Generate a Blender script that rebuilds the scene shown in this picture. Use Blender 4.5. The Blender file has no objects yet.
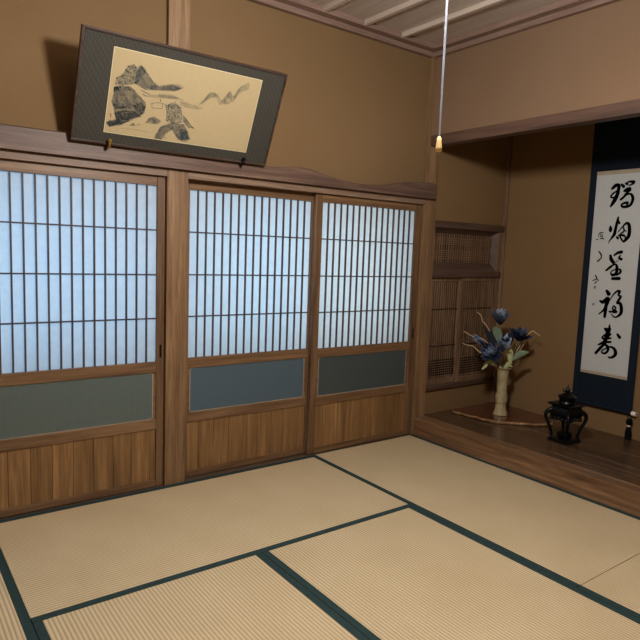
import bpy, bmesh, math, random, json
from mathutils import Vector, Matrix
random.seed(7)
C = bpy.context.scene.collection
DATA = json.loads('''{"chars":[[[[-0.8354,1.7926,0.0058],[-0.8579,1.8108,0.0079],[-0.8793,1.8095,0.0068],[-0.8778,1.7797,0.0073],[-0.874,1.7516,0.0079],[-0.8611,1.7187,0.0089],[-0.8473,1.6933,0.0074],[-0.8341,1.672,0.0037]],[[-0.8692,1.7751,0.0031],[-0.8415,1.7559,0.0042],[-0.8313,1.7383,0.0042],[-0.8411,1.731,0.0037],[-0.865,1.734,0.0047]],[[-0.8973,1.8144,0.0047],[-0.9117,1.8007,0.0068]],[[-0.9229,1.8204,0.0036],[-0.9366,1.8128,0.0041],[-0.9329,1.8248,0.0031],[-0.9504,1.8301,0.0041],[-0.9763,1.8268,0.0061],[-0.9698,1.8147,0.0046],[-0.9476,1.805,0.0026]],[[-0.9567,1.7903,0.0036],[-0.9343,1.7815,0.0057],[-0.9198,1.7696,0.0047],[-0.9578,1.7791,0.0052],[-0.9367,1.7559,0.0052],[-0.9181,1.7313,0.0052],[-0.8996,1.7158,0.0047]],[[-0.9154,1.7325,0.0031],[-0.9477,1.7492,0.0036],[-0.9687,1.745,0.0051],[-0.9804,1.7181,0.0062],[-0.9719,1.683,0.0057],[-0.95,1.6686,0.0057],[-0.9189,1.6672,0.0052],[-0.9083,1.6795,0.0042],[-0.922,1.6902,0.0047],[-0.9477,1.6932,0.0052],[-0.9439,1.6791,0.0036]]],[[[-0.8464,1.5387,0.0037],[-0.8481,1.5204,0.008],[-0.8494,1.5062,0.0048]],[[-0.8947,1.5978,0.0042],[-0.8888,1.5642,0.0058],[-0.8824,1.5175,0.0063],[-0.8772,1.4862,0.0069],[-0.8608,1.4599,0.0042],[-0.845,1.4362,0.0021],[-0.843,1.423,0.0011]],[[-0.8908,1.5824,0.0047],[-0.9057,1.5598,0.0047]],[[-0.9025,1.5017,0.0021],[-0.9261,1.5326,0.0031],[-0.9501,1.557,0.0052],[-0.9686,1.5526,0.0062],[-0.9772,1.5167,0.0072],[-0.9758,1.4757,0.0072],[-0.9598,1.4525,0.0068],[-0.9454,1.4385,0.0047],[-0.9294,1.4524,0.0037],[-0.9182,1.4757,0.0037],[-0.9417,1.4783,0.0047],[-0.9545,1.4644,0.0031]],[[-0.9338,1.5351,0.0031],[-0.9414,1.5093,0.0036],[-0.9247,1.4913,0.0037],[-0.9051,1.4747,0.0026]],[[-0.9413,1.5108,0.0026],[-0.9548,1.5066,0.0026]],[[-0.895,1.4679,0.0037],[-0.9044,1.4591,0.0053]],[[-0.7566,1.45,0.0038],[-0.7649,1.4516,0.0027]],[[-0.7688,1.4703,0.0022],[-0.7713,1.4917,0.0027],[-0.7886,1.498,0.0027],[-0.7997,1.498,0.0021]],[[-0.7836,1.4917,0.0021],[-0.7823,1.4757,0.0027],[-0.7942,1.4677,0.0027],[-0.7953,1.4863,0.0021]],[[-0.7812,1.4576,0.0027],[-0.8064,1.4561,0.0037]]],[[[-0.864,1.3425,0.0053],[-0.8719,1.3163,0.008],[-0.8882,1.2973,0.0069]],[[-0.8908,1.3458,0.0042],[-0.9134,1.3621,0.0058],[-0.9367,1.3678,0.0073]],[[-0.9318,1.3469,0.0026],[-0.9245,1.3284,0.0047],[-0.9412,1.3201,0.0058]],[[-0.8853,1.2877,0.0021],[-0.9233,1.3127,0.0013]],[[-0.8433,1.2409,0.0043],[-0.8686,1.2633,0.0053],[-0.8939,1.2828,0.0037],[-0.9102,1.2808,0.0047],[-0.9172,1.2522,0.0068],[-0.9129,1.223,0.0063],[-0.8897,1.2113,0.0058],[-0.8774,1.2266,0.0032],[-0.892,1.2447,0.0026],[-0.9342,1.2529,0.0037],[-0.9435,1.2377,0.0052],[-0.9318,1.2214,0.0042],[-0.914,1.211,0.0032]],[[-0.8919,1.1876,0.0064],[-0.9372,1.1912,0.0074]],[[-0.8577,1.2628,0.0013],[-0.8934,1.288,0.0013]],[[-0.7805,1.3672,0.0043],[-0.7974,1.3477,0.0048],[-0.7995,1.3248,0.0038],[-0.7817,1.3054,0.0049],[-0.7766,1.2988,0.0038]],[[-0.7713,1.2024,0.0043],[-0.7806,1.1813,0.0038],[-0.7547,1.1662,0.0027]],[[-0.7787,1.1839,0.0027],[-0.797,1.1687,0.0027]],[[-0.7706,1.1481,0.0033],[-0.7833,1.1641,0.0033]]],[[[-0.8604,1.1024,0.0059],[-0.8754,1.0832,0.0091]],[[-0.8211,1.0282,0.0049],[-0.8411,1.0235,0.0075],[-0.8717,1.0514,0.0075],[-0.8731,1.0247,0.0075],[-0.8514,0.9715,0.0048],[-0.8207,0.9402,0.0032]],[[-0.8651,1.0159,0.007],[-0.8635,0.9727,0.0075],[-0.8614,0.9239,0.0059]],[[-0.8833,1.0325,0.0016],[-0.9074,1.0782,0.0032],[-0.932,1.104,0.0047],[-0.9492,1.1026,0.0063],[-0.9422,1.0799,0.0037],[-0.9592,1.0691,0.0053],[-0.9401,1.0279,0.0053],[-0.9607,1.0245,0.0063],[-0.972,0.9886,0.0073],[-0.9696,0.9567,0.0068],[-0.9427,0.93,0.0037],[-0.9209,0.933,0.0032],[-0.9041,0.9499,0.0016]],[[-0.8936,0.9622,0.0048],[-0.9124,0.9657,0.0037],[-0.9329,0.9891,0.0037],[-0.9188,1.0021,0.0037],[-0.9119,0.9828,0.0037],[-0.9393,0.9668,0.0053],[-0.9185,0.9583,0.0032]]],[[[-0.9015,0.8713,0.0032],[-0.9018,0.8325,0.0075]],[[-0.8693,0.8436,0.0038],[-0.8867,0.8349,0.0091],[-0.9078,0.844,0.0053]],[[-0.8966,0.8292,0.0086],[-0.8928,0.799,0.0091],[-0.9148,0.8099,0.0043]],[[-0.8891,0.8093,0.0048],[-0.8606,0.7865,0.0038],[-0.8591,0.7727,0.0032],[-0.8838,0.7761,0.0059],[-0.919,0.7825,0.0037]],[[-0.8861,0.7818,0.0091],[-0.8754,0.7466,0.0081]],[[-0.8353,0.7256,0.0038],[-0.8698,0.7469,0.0054],[-0.9186,0.7566,0.0048]],[[-0.8863,0.7493,0.0048],[-0.8562,0.7122,0.0065],[-0.821,0.665,0.006]],[[-0.8735,0.7377,0.0048],[-0.8999,0.7214,0.0064],[-0.9051,0.695,0.0054],[-0.8877,0.6733,0.0048],[-0.8653,0.6742,0.0038],[-0.8665,0.6919,0.0032],[-0.8954,0.7099,0.0032],[-0.9217,0.723,0.0043],[-0.9488,0.7125,0.0064],[-0.9606,0.6848,0.0074],[-0.9492,0.6614,0.0064],[-0.9232,0.648,0.0043],[-0.9105,0.6541,0.0027]],[[-0.961,0.8144,0.0048],[-0.977,0.7968,0.0074]]]],"seal":[[-0.773,1.1211,0.0082],[-0.7724,1.0027,0.0071]],"paint":{"rock":[[0.1598,0.2002],[0.1657,0.2363],[0.1616,0.2669],[0.1953,0.2802],[0.2397,0.2815],[0.2958,0.242],[0.3209,0.216],[0.3179,0.1729],[0.2875,0.1494],[0.2637,0.133],[0.2194,0.1054],[0.1841,0.0962],[0.1624,0.0848],[0.146,0.1012],[0.1601,0.1144],[0.1915,0.123],[0.1748,0.1672]],"rockd":[[[0.1602,0.1967],[0.201,0.186],[0.2361,0.1956],[0.231,0.1803],[0.1813,0.1719]],[[0.1762,0.1567],[0.232,0.1732],[0.2764,0.1734],[0.3091,0.1566],[0.2525,0.1327],[0.196,0.1164]],[[0.147,0.105],[0.1816,0.1156],[0.2391,0.1232],[0.2604,0.1303],[0.2199,0.1018],[0.1674,0.0856]],[[0.2576,0.1993],[0.299,0.2209],[0.3208,0.2028],[0.3079,0.1639],[0.2753,0.1805]],[[0.1616,0.2669],[0.1957,0.2768],[0.1911,0.2585],[0.1643,0.2466]]],"mount":[[0.2539,0.2983],[0.2559,0.3577],[0.2739,0.3819],[0.3009,0.3598],[0.3344,0.3278],[0.3685,0.3057],[0.4265,0.3274],[0.4833,0.3199],[0.4475,0.2986],[0.3715,0.2882],[0.3048,0.2795]],"foliage":[[0.1676,0.2749],[0.1666,0.3091],[0.1952,0.3318],[0.2116,0.3658],[0.2344,0.3807],[0.2539,0.371],[0.2734,0.3853],[0.2954,0.3621],[0.2818,0.3316],[0.2646,0.3003],[0.2232,0.2854]],"mist":[[[0.2954,0.292],[0.3673,0.3127],[0.4568,0.3332],[0.491,0.3213],[0.4312,0.3014],[0.3413,0.2863]],[[0.3739,0.2742],[0.4349,0.2816],[0.5022,0.2639],[0.4542,0.2629],[0.3763,0.2601]],[[0.3903,0.0861],[0.2969,0.0874],[0.2075,0.0851],[0.1644,0.0807],[0.281,0.0925]],[[0.2947,0.249],[0.3745,0.2707],[0.4522,0.2736],[0.4693,0.2671],[0.3697,0.2538]]],"small":[[[0.3285,0.1299],[0.3438,0.1548],[0.3689,0.1664],[0.407,0.1498],[0.3904,0.132]],[[0.2531,0.1032],[0.2729,0.1212],[0.2862,0.1083]],[[0.2893,0.1126],[0.2993,0.1216],[0.3084,0.1118]]],"isl":[[0.3799,0.0536],[0.3903,0.0861],[0.4077,0.1233],[0.4589,0.1504],[0.5238,0.1528],[0.5516,0.1178],[0.5716,0.0808],[0.5063,0.0716],[0.4651,0.1166],[0.437,0.0929],[0.4194,0.0553]],"islf":[[0.4302,0.1535],[0.4224,0.1977],[0.4134,0.226],[0.4351,0.2372],[0.4607,0.2491],[0.4921,0.232],[0.51,0.1816],[0.5143,0.1591],[0.476,0.1454]],"slope":[[0.5076,0.1981],[0.5312,0.1827],[0.5623,0.1525],[0.5859,0.1404],[0.5483,0.1386],[0.5189,0.1614]],"slope2":[[0.5087,0.1286],[0.5424,0.1259],[0.5623,0.0891],[0.5539,0.0679],[0.5204,0.0672]],"bridge":[[[0.3409,0.2195],[0.3512,0.2264],[0.3808,0.2337],[0.4045,0.2319],[0.4293,0.2251]],[[0.3479,0.2236],[0.3496,0.204]],[[0.3984,0.2309],[0.4007,0.209]],[[0.3511,0.2043],[0.4007,0.209]]],"person":[[0.3839,0.2519],[0.3859,0.2405]],"far":[[[0.5808,0.2586],[0.6017,0.2867],[0.6238,0.3211],[0.6475,0.3292],[0.6711,0.3198],[0.6952,0.2978],[0.7107,0.3176],[0.7318,0.3508],[0.7522,0.3289],[0.7631,0.3387],[0.7738,0.3678],[0.7948,0.3911],[0.8264,0.4086]]],"farw":[[[0.5808,0.2586],[0.6017,0.2867],[0.6238,0.3211],[0.6475,0.3292],[0.6711,0.3198],[0.6814,0.3124],[0.6409,0.3013]],[[0.6952,0.2978],[0.7107,0.3176],[0.7318,0.3508],[0.747,0.3319],[0.75,0.3012],[0.7272,0.2854],[0.7051,0.2855]],[[0.7574,0.326],[0.7738,0.3678],[0.7948,0.3911],[0.7842,0.362],[0.7678,0.32]],[[0.4834,0.2606],[0.5332,0.2557],[0.6014,0.2483],[0.5791,0.2345],[0.521,0.2347],[0.4873,0.2403]]],"houses":[[[0.2867,0.2762],[0.3065,0.2691],[0.3318,0.2615]],[[0.293,0.2595],[0.3165,0.253]]],"stamp":[[0.1595,0.1467],[0.1665,0.1479],[0.1688,0.1302],[0.1618,0.1291]]}}''')

# ---------------------------------------------------------------- materials
def srgb(r, g, b):
    f = lambda c: (c/255/12.92) if c/255 <= .04045 else ((c/255+.055)/1.055)**2.4
    return (f(r), f(g), f(b), 1)

class NT:
    def __init__(s, name):
        s.m = bpy.data.materials.new(name); s.m.use_nodes = True
        s.t = s.m.node_tree; s.n = s.t.nodes; s.n.clear()
        s.out = s.n.new('ShaderNodeOutputMaterial')
        s.pos = s.n.new('ShaderNodeNewGeometry').outputs['Position']
    def link(s, a, b): s.t.links.new(a, b)
    def node(s, kind, **kw):
        nd = s.n.new('ShaderNode'+kind)
        for k, v in kw.items():
            if hasattr(nd, k) and k not in ('scale',): setattr(nd, k, v)
        return nd
    def mapping(s, src, scale):
        m = s.n.new('ShaderNodeMapping'); m.inputs['Scale'].default_value = scale
        s.link(src, m.inputs['Vector']); return m.outputs[0]
    def noise(s, src, scale, detail=4, rough=.6, dist=0.):
        n = s.n.new('ShaderNodeTexNoise'); n.inputs['Scale'].default_value = scale
        n.inputs['Detail'].default_value = detail; n.inputs['Roughness'].default_value = rough
        n.inputs['Distortion'].default_value = dist
        s.link(src, n.inputs['Vector']); return n.outputs['Fac']
    def ramp(s, fac, stops):
        r = s.n.new('ShaderNodeValToRGB'); e = r.color_ramp.elements
        while len(e) < len(stops): e.new(.5)
        for i, (p, c) in enumerate(stops): e[i].position = p; e[i].color = c
        s.link(fac, r.inputs[0]); return r.outputs[0]
    def math(s, op, a, b=None):
        m = s.n.new('ShaderNodeMath'); m.operation = op
        for i, v in enumerate((a, b)):
            if v is None: continue
            if isinstance(v, (int, float)): m.inputs[i].default_value = v
            else: s.link(v, m.inputs[i])
        return m.outputs[0]
    def mix(s, fac, a, b, blend='MIX'):
        m = s.n.new('ShaderNodeMix'); m.data_type = 'RGBA'; m.blend_type = blend
        for sock, v in ((m.inputs[0], fac), (m.inputs[6], a), (m.inputs[7], b)):
            if isinstance(v, (int, float, tuple)): sock.default_value = v
            else: s.link(v, sock)
        return m.outputs[2]
    def bump(s, h, strength, dist):
        b = s.n.new('ShaderNodeBump'); b.inputs['Strength'].default_value = strength
        b.inputs['Distance'].default_value = dist; s.link(h, b.inputs['Height']); return b.outputs[0]
    def bsdf(s, col, rough=.5, spec=.4, normal=None, metal=0., **kw):
        p = s.n.new('ShaderNodeBsdfPrincipled')
        if isinstance(col, tuple): p.inputs['Base Color'].default_value = col
        else: s.link(col, p.inputs['Base Color'])
        if isinstance(rough, (int, float)): p.inputs['Roughness'].default_value = rough
        else: s.link(rough, p.inputs['Roughness'])
        p.inputs['Specular IOR Level'].default_value = spec
        p.inputs['Metallic'].default_value = metal
        for k, v in kw.items(): p.inputs[k.replace('_', ' ')].default_value = v
        if normal: s.link(normal, p.inputs['Normal'])
        s.link(p.outputs[0], s.out.inputs[0]); return p

def xyz(t, src):
    n = t.n.new('ShaderNodeSeparateXYZ'); t.link(src, n.inputs[0]); return n.outputs

WF = (.80, .86, .88)
def wood(name, dark, mid, light, axis, rough=.45, plank=None, plank_axis=0, grain=1., spec=.35):
    """grain runs along axis (0,1,2); plank = width of separate boards along plank_axis"""
    fx = lambda c: (c[0]*WF[0], c[1]*WF[1], c[2]*WF[2], 1)
    dark, mid, light = fx(dark), fx(mid), fx(light)
    t = NT(name); src = t.pos
    if plank:
        sx = xyz(t, src)
        idx = t.math('FLOOR', t.math('DIVIDE', sx[plank_axis], plank))
        wn = t.n.new('ShaderNodeTexWhiteNoise'); wn.noise_dimensions = '1D'; t.link(idx, wn.inputs['W'])
        va = t.n.new('ShaderNodeVectorMath'); va.operation = 'MULTIPLY_ADD'
        t.link(wn.outputs['Color'], va.inputs[0]); va.inputs[1].default_value = (3, 3, 3); t.link(src, va.inputs[2])
        src = va.outputs[0]
    sc = [26*grain]*3; sc[axis] = 1.3
    big = t.noise(t.mapping(src, tuple(sc)), 1, 5, .6, .9)
    sc = [160*grain]*3; sc[axis] = 5
    fine = t.noise(t.mapping(src, tuple(sc)), 1, 3, .6)
    sc = [9.]*3; sc[axis] = .6
    slow = t.noise(t.mapping(src, tuple(sc)), 1, 2, .5)
    h = t.math('ADD', t.math('MULTIPLY', big, .52), t.math('ADD', t.math('MULTIPLY', fine, .3), t.math('MULTIPLY', slow, .18)))
    col = t.ramp(h, [(.34, dark), (.5, mid), (.66, light)])
    if plank:
        col = t.mix(1., col, t.ramp(wn.outputs['Value'], [(0, (.84, .83, .82, 1)), (1, (1.12, 1.1, 1.08, 1))]), 'MULTIPLY')
    t.bsdf(col, rough, spec, t.bump(h, .25, .002)); return t.m

W_POST = wood('cedar_post_wood', srgb(84, 58, 38), srgb(138, 103, 72), srgb(172, 136, 100), 2, .5)
W_V = wood('door_stile_wood', srgb(78, 52, 36), srgb(114, 83, 59), srgb(144, 110, 80), 2, .4)
W_H = wood('door_rail_wood', srgb(80, 54, 36), srgb(122, 89, 62), srgb(156, 119, 86), 0, .4)
W_BAR = wood('lattice_bar_wood', srgb(60, 42, 34), srgb(80, 58, 48), srgb(100, 76, 62), 2, .5)
W_PANEL = wood('wainscot_board_wood', srgb(104, 74, 44), srgb(143, 104, 65), srgb(176, 134, 90), 2, .38, plank=.098, plank_axis=0)
W_RAIL = wood('long_beam_wood', srgb(100, 74, 60), srgb(138, 108, 88), srgb(168, 136, 112), 0, .5)
W_NAG = wood('long_rail_wood', srgb(68, 48, 40), srgb(102, 76, 64), srgb(134, 104, 86), 0, .5)
W_BEAM = wood('alcove_beam_wood', srgb(66, 46, 38), srgb(96, 70, 58), srgb(118, 88, 72), 1, .5)
W_KAM = wood('alcove_sill_wood', srgb(74, 48, 32), srgb(128, 92, 64), srgb(176, 134, 96), 1, .35)
W_ALC = wood('alcove_board_wood', srgb(48, 34, 24), srgb(88, 64, 46), srgb(128, 96, 70), 1, .25)
W_SHOIN = wood('lattice_window_wood', srgb(62, 44, 36), srgb(90, 66, 54), srgb(112, 84, 70), 0, .5)
W_SHOINV = wood('lattice_slat_wood', srgb(86, 62, 46), srgb(128, 96, 72), srgb(166, 130, 100), 2, .5)
W_DARK = wood('lattice_backing_wood', srgb(16, 12, 10), srgb(26, 19, 16), srgb(34, 26, 21), 2, .6)
W_CEIL = wood('ceiling_board_wood', srgb(172, 150, 136), srgb(194, 172, 158), srgb(208, 188, 174), 1, .5)
W_BAT = wood('ceiling_batten_wood', srgb(170, 146, 132), srgb(196, 172, 156), srgb(210, 188, 172), 1, .5)
W_CROWN = wood('ceiling_edge_wood', srgb(108, 80, 68), srgb(140, 110, 96), srgb(160, 130, 114), 0, .5)
W_CROWN2 = wood('ceiling_edge_wood_side', srgb(108, 80, 68), srgb(140, 110, 96), srgb(160, 130, 114), 1, .5)
W_SILL = wood('sill_wood', srgb(56, 42, 32), srgb(84, 64, 50), srgb(104, 82, 66), 0, .5)
W_FRAME = wood('picture_frame_wood', srgb(46, 32, 26), srgb(70, 52, 44), srgb(92, 72, 62), 0, .35)
W_SLAB = wood('burl_slab_wood', srgb(56, 30, 20), srgb(96, 54, 36), srgb(140, 90, 62), 1, .18, spec=.6)
W_BARK = wood('burl_edge_wood', srgb(84, 54, 36), srgb(150, 108, 74), srgb(214, 174, 130), 1, .25)

def plaster(name, c1, c2):
    t = NT(name)
    a = t.noise(t.pos, 1.1, 3, .5); g = t.noise(t.pos, 260, 3, .7)
    col = t.mix(t.math('MULTIPLY', g, .35), t.ramp(a, [(.3, c1), (.7, c2)]), srgb(82, 66, 48))
    t.bsdf(col, .95, .1, t.bump(g, .35, .002)); return t.m
PLASTER = plaster('sand_plaster', srgb(120, 95, 65), srgb(129, 103, 73))
PLASTER_R = plaster('sand_plaster_flare_tint', srgb(126, 101, 79), srgb(135, 109, 87))  # same sand plaster, greyed: camera flare on this wall put into the colour
PLASTER_A = plaster('alcove_plaster', srgb(127, 99, 66), srgb(137, 108, 74))

def tatami(name, axis):
    """rush weave: ribs run along axis (0 = x, 1 = y)"""
    t = NT(name); s = xyz(t, t.pos); across = s[1-axis]; along = s[axis]
    rib = t.math('SINE', t.math('MULTIPLY', across, 2*math.pi/.0148))
    knot = t.math('SINE', t.math('MULTIPLY', along, 2*math.pi/.0065))
    wob = t.noise(t.pos, 3.5, 3, .5)
    sc = [420, 420, 420]; sc[1-axis] = 60
    straw = t.noise(t.mapping(t.pos, tuple(sc)), 1, 2, .6)
    base = t.ramp(wob, [(.3, srgb(218, 197, 159)), (.7, srgb(227, 207, 170))])
    base = t.mix(t.math('MULTIPLY', straw, .45), base, srgb(150, 130, 94))
    ribf = t.math('MULTIPLY', t.math('POWER', t.math('ADD', t.math('MULTIPLY', rib, -.5), .5), 3), .6)
    base = t.mix(ribf, base, srgb(124, 102, 72))
    base = t.mix(t.math('MULTIPLY', t.math('POWER', t.math('ADD', t.math('MULTIPLY', knot, -.5), .5), 2), .25), base, srgb(140, 116, 84))
    h = t.math('ADD', t.math('MULTIPLY', rib, .5), t.math('ADD', t.math('MULTIPLY', knot, .2), t.math('MULTIPLY', straw, .35)))
    t.bsdf(base, .6, .3, t.bump(h, .6, .002)); return t.m
TAT_X, TAT_Y = tatami('rush_weave_x', 0), tatami('rush_weave_y', 1)

def cloth(name, c1, c2, scale=500, rough=.8, spec=.2):
    t = NT(name); g = t.noise(t.pos, scale, 3, .6); b = t.noise(t.pos, 40, 3, .6)
    col = t.mix(t.math('ADD', t.math('MULTIPLY', g, .6), t.math('MULTIPLY', b, .4)), c1, c2)
    t.bsdf(col, rough, spec, t.bump(g, .3, .001)); return t.m
HERI = cloth('green_border_cloth', srgb(14, 24, 27), srgb(54, 78, 77), 350)
NAVY = cloth('navy_silk', srgb(9, 17, 26), srgb(18, 30, 44), 300, .7)
NAVY2 = cloth('navy_silk_edge', srgb(11, 21, 32), srgb(21, 35, 50), 300, .7)
CREAM = cloth('cream_paper', srgb(178, 180, 178), srgb(194, 196, 194), 80, .9)
TANSTRIP = cloth('gold_brocade_strip', srgb(140, 122, 100), srgb(190, 176, 156), 160)
PICT = cloth('aged_painting_paper', srgb(162, 144, 108), srgb(174, 156, 120), 60, .9)
PALE = cloth('pale_paper_edge', srgb(196, 184, 150), srgb(204, 192, 158), 60)

def mount():
    t = NT('grey_brocade'); s = xyz(t, t.pos)
    st = t.math('SINE', t.math('MULTIPLY', s[0], 2*math.pi/.0095))
    h2 = t.math('SINE', t.math('ADD', t.math('MULTIPLY', s[2], 2*math.pi/.032), t.math('MULTIPLY', t.math('FLOOR', t.math('DIVIDE', s[0], .0095)), 2.4)))
    m = t.math('MULTIPLY', t.math('GREATER_THAN', st, .1), t.math('GREATER_THAN', h2, -.2))
    g = t.noise(t.pos, 300, 3, .6)
    f = t.math('ADD', t.math('MULTIPLY', m, .3), t.math('MULTIPLY', g, .6))
    t.bsdf(t.mix(f, srgb(40, 37, 32), srgb(74, 72, 64)), .75, .25, t.bump(f, .3, .001)); return t.m
MOUNT = mount()

def simple(name, col, rough=.5, spec=.4, metal=0., **kw):
    t = NT(name); g = t.noise(t.pos, 60, 3, .6)
    c2 = tuple(min(1, v*1.25) for v in col[:3])+(1,)
    t.bsdf(t.mix(g, tuple(v*.8 for v in col[:3])+(1,), c2), rough, spec, None, metal, **kw); return t.m
INK = simple('black_ink', srgb(14, 14, 16), .8, .1)
INKG = simple('faded_seal_ink', srgb(110, 108, 110), .9, .1)
BLACK = simple('black_iron', srgb(16, 17, 19), .38, .5, .6)
SLOT = simple('dark_pull_metal', srgb(18, 14, 12), .4, .4, .5)
IVORY = simple('ivory', srgb(226, 218, 206), .35)
BRASS = simple('brass', srgb(190, 158, 78), .3, .5, .9)
TASSEL = simple('black_thread', srgb(12, 12, 15), .9, .1)
CORD = simple('grey_pull_cord', srgb(158, 166, 180), .4, .5)
KNOB = simple('turned_light_wood', srgb(222, 190, 130), .4)
VASE = None
def vase_mat():
    t = NT('crackled_celadon'); g = t.noise(t.pos, 18, 5, .6); sp = t.noise(t.pos, 220, 2, .5)
    col = t.mix(t.math('MULTIPLY', sp, .3), t.ramp(g, [(.35, srgb(152, 138, 102)), (.65, srgb(184, 170, 134))]), srgb(104, 94, 62))
    t.bsdf(col, .28, .5, t.bump(g, .15, .004)); return t.m
VASE = vase_mat()
LAMPWHITE = simple('lamp_white_plastic', srgb(225, 225, 222), .4)
STEM = simple('green_stem', srgb(92, 104, 66), .6)
LEAF = simple('grey_green_leaf', srgb(104, 122, 98), .55)
LEAF2 = simple('pale_leaf', srgb(172, 176, 128), .55)
TWIG = simple('dried_twig', srgb(196, 168, 130), .7)

def petal_mat(name, a, b):
    t = NT(name); at = t.n.new('ShaderNodeAttribute'); at.attribute_name = 'tip'
    g = t.noise(t.mapping(t.pos, (90, 90, 30)), 1, 3, .7)
    f = t.math('ADD', t.math('MULTIPLY', at.outputs['Fac'], .75), t.math('MULTIPLY', t.math('SUBTRACT', g, .5), .9))
    t.bsdf(t.ramp(f, [(.1, a), (.75, b)]), .6, .3); return t.m
PETAL = petal_mat('blue_petal', srgb(13, 18, 38), srgb(84, 100, 128))
PETAL_D = petal_mat('navy_petal', srgb(8, 10, 24), srgb(42, 52, 78))
PETAL_P = petal_mat('pale_blue_petal', srgb(40, 54, 86), srgb(150, 164, 184))

def paper_mat():
    t = NT('shoji_paper'); g = t.noise(t.pos, 30, 4, .6)
    col = t.ramp(g, [(.3, (.86, .87, .88, 1)), (.7, (.92, .93, .94, 1))])
    d = t.n.new('ShaderNodeBsdfDiffuse'); tr = t.n.new('ShaderNodeBsdfTranslucent'); mx = t.n.new('ShaderNodeMixShader')
    t.link(col, d.inputs[0]); t.link(col, tr.inputs[0]); mx.inputs[0].default_value = .8
    t.link(d.outputs[0], mx.inputs[1]); t.link(tr.outputs[0], mx.inputs[2]); t.link(mx.outputs[0], t.out.inputs[0]); return t.m
PAPER = paper_mat()
def frosted(name, col, reeded):
    t = NT(name); s = xyz(t, t.pos)
    if reeded:
        h = t.math('ADD', t.math('SINE', t.math('MULTIPLY', s[0], 2*math.pi/.009)), t.math('SINE', t.math('MULTIPLY', s[2], 2*math.pi/.009)))
        nrm = t.bump(h, .35, .001)
    else: nrm = t.bump(t.noise(t.pos, 400, 2, .5), .2, .001)
    t.bsdf(col, .42, .5, nrm, 0, Transmission_Weight=.35, IOR=1.4); return t.m
GLASS_R = frosted('reeded_frosted_glass', srgb(106, 120, 116), True)
GLASS_D = frosted('dark_frosted_glass', srgb(82, 92, 92), False)
GLASS_F = frosted('frosted_glass', srgb(92, 112, 124), False)
BEAD = simple('glass_bead', srgb(160, 150, 136), .5)

def ink_mat(name, dark, scale, lo, hi, amax):
    t = NT(name); g = t.noise(t.pos, scale, 5, .7, .6)
    at = t.n.new('ShaderNodeAttribute'); at.attribute_name = 'soft'
    f = t.math('MULTIPLY', t.math('MULTIPLY', t.ramp(g, [(lo, (0, 0, 0, 1)), (hi, (1, 1, 1, 1))]), amax), at.outputs['Fac'])
    d = t.n.new('ShaderNodeBsdfDiffuse'); d.inputs[0].default_value = dark
    tr = t.n.new('ShaderNodeBsdfTransparent'); mx = t.n.new('ShaderNodeMixShader')
    t.link(f, mx.inputs[0]); t.link(tr.outputs[0], mx.inputs[1]); t.link(d.outputs[0], mx.inputs[2])
    t.link(mx.outputs[0], t.out.inputs[0]); return t.m
INK_W = ink_mat('grey_ink_wash', srgb(88, 96, 98), 45, .2, .8, .6)
INK_M = ink_mat('blue_grey_ink', srgb(58, 68, 76), 40, .2, .75, .82)
INK_D = ink_mat('dark_blue_ink', srgb(34, 42, 52), 60, .25, .7, .8)
INK_L = ink_mat('faint_ink_wash', srgb(104, 106, 98), 25, .2, .85, .5)

# ---------------------------------------------------------------- mesh helpers
def box(bm, x0, x1, y0, y1, z0, z1, bev=0.):
    M = Matrix.Translation(((x0+x1)/2, (y0+y1)/2, (z0+z1)/2)) @ Matrix.Diagonal((abs(x1-x0), abs(y1-y0), abs(z1-z0), 1))
    vs = bmesh.ops.create_cube(bm, size=1, matrix=M)['verts']
    if bev:
        es = list({e for v in vs for e in v.link_edges})
        bmesh.ops.bevel(bm, geom=es, offset=bev, segments=2, affect='EDGES', profile=.5)
    return bm
def B(*boxes, bev=.0015):
    bm = bmesh.new()
    for b in boxes: box(bm, *b, bev=bev)
    return bm
def lathe(bm, prof, cx=0, cy=0, seg=32):
    rings = []
    for r, z in prof:
        rings.append([bm.verts.new((cx+r*math.cos(2*math.pi*k/seg), cy+r*math.sin(2*math.pi*k/seg), z)) for k in range(seg)])
    for a, b in zip(rings, rings[1:]):
        for k in range(seg):
            bm.faces.new((a[k], a[(k+1) % seg], b[(k+1) % seg], b[k]))
    bm.faces.new(rings[0][::-1]); bm.faces.new(rings[-1])
    return bm
def tube(bm, pts, rad, seg=8):
    pts = [Vector(q) for q in pts]; n = len(pts)
    rr = rad if isinstance(rad, (list, tuple)) else [rad]*n
    rings = []; up = None
    for i, q in enumerate(pts):
        d = (pts[min(i+1, n-1)]-pts[max(i-1, 0)]).normalized()
        if up is None: up = d.orthogonal().normalized()
        up = (up - d*up.dot(d)).normalized(); w = d.cross(up)
        rings.append([bm.verts.new(q+(up*math.cos(2*math.pi*k/seg)+w*math.sin(2*math.pi*k/seg))*rr[i]) for k in range(seg)])
    for a, b in zip(rings, rings[1:]):
        for k in range(seg): bm.faces.new((a[k], a[(k+1) % seg], b[(k+1) % seg], b[k]))
    bm.faces.new(rings[0][::-1]); bm.faces.new(rings[-1]); return bm
def spline(pts, n=6):
    P = [Vector(q) for q in pts]
    if len(P) < 2: return P
    P = [P[0]*2-P[1]]+P+[P[-1]*2-P[-2]]; out = []
    for i in range(1, len(P)-2):
        a, b, c, d = P[i-1:i+3]
        for k in range(n):
            t = k/n
            out.append(.5*((2*b)+(c-a)*t+(2*a-5*b+4*c-d)*t*t+(3*b-a-3*c+d)*t**3))
    out.append(P[-2]); return out
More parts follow.
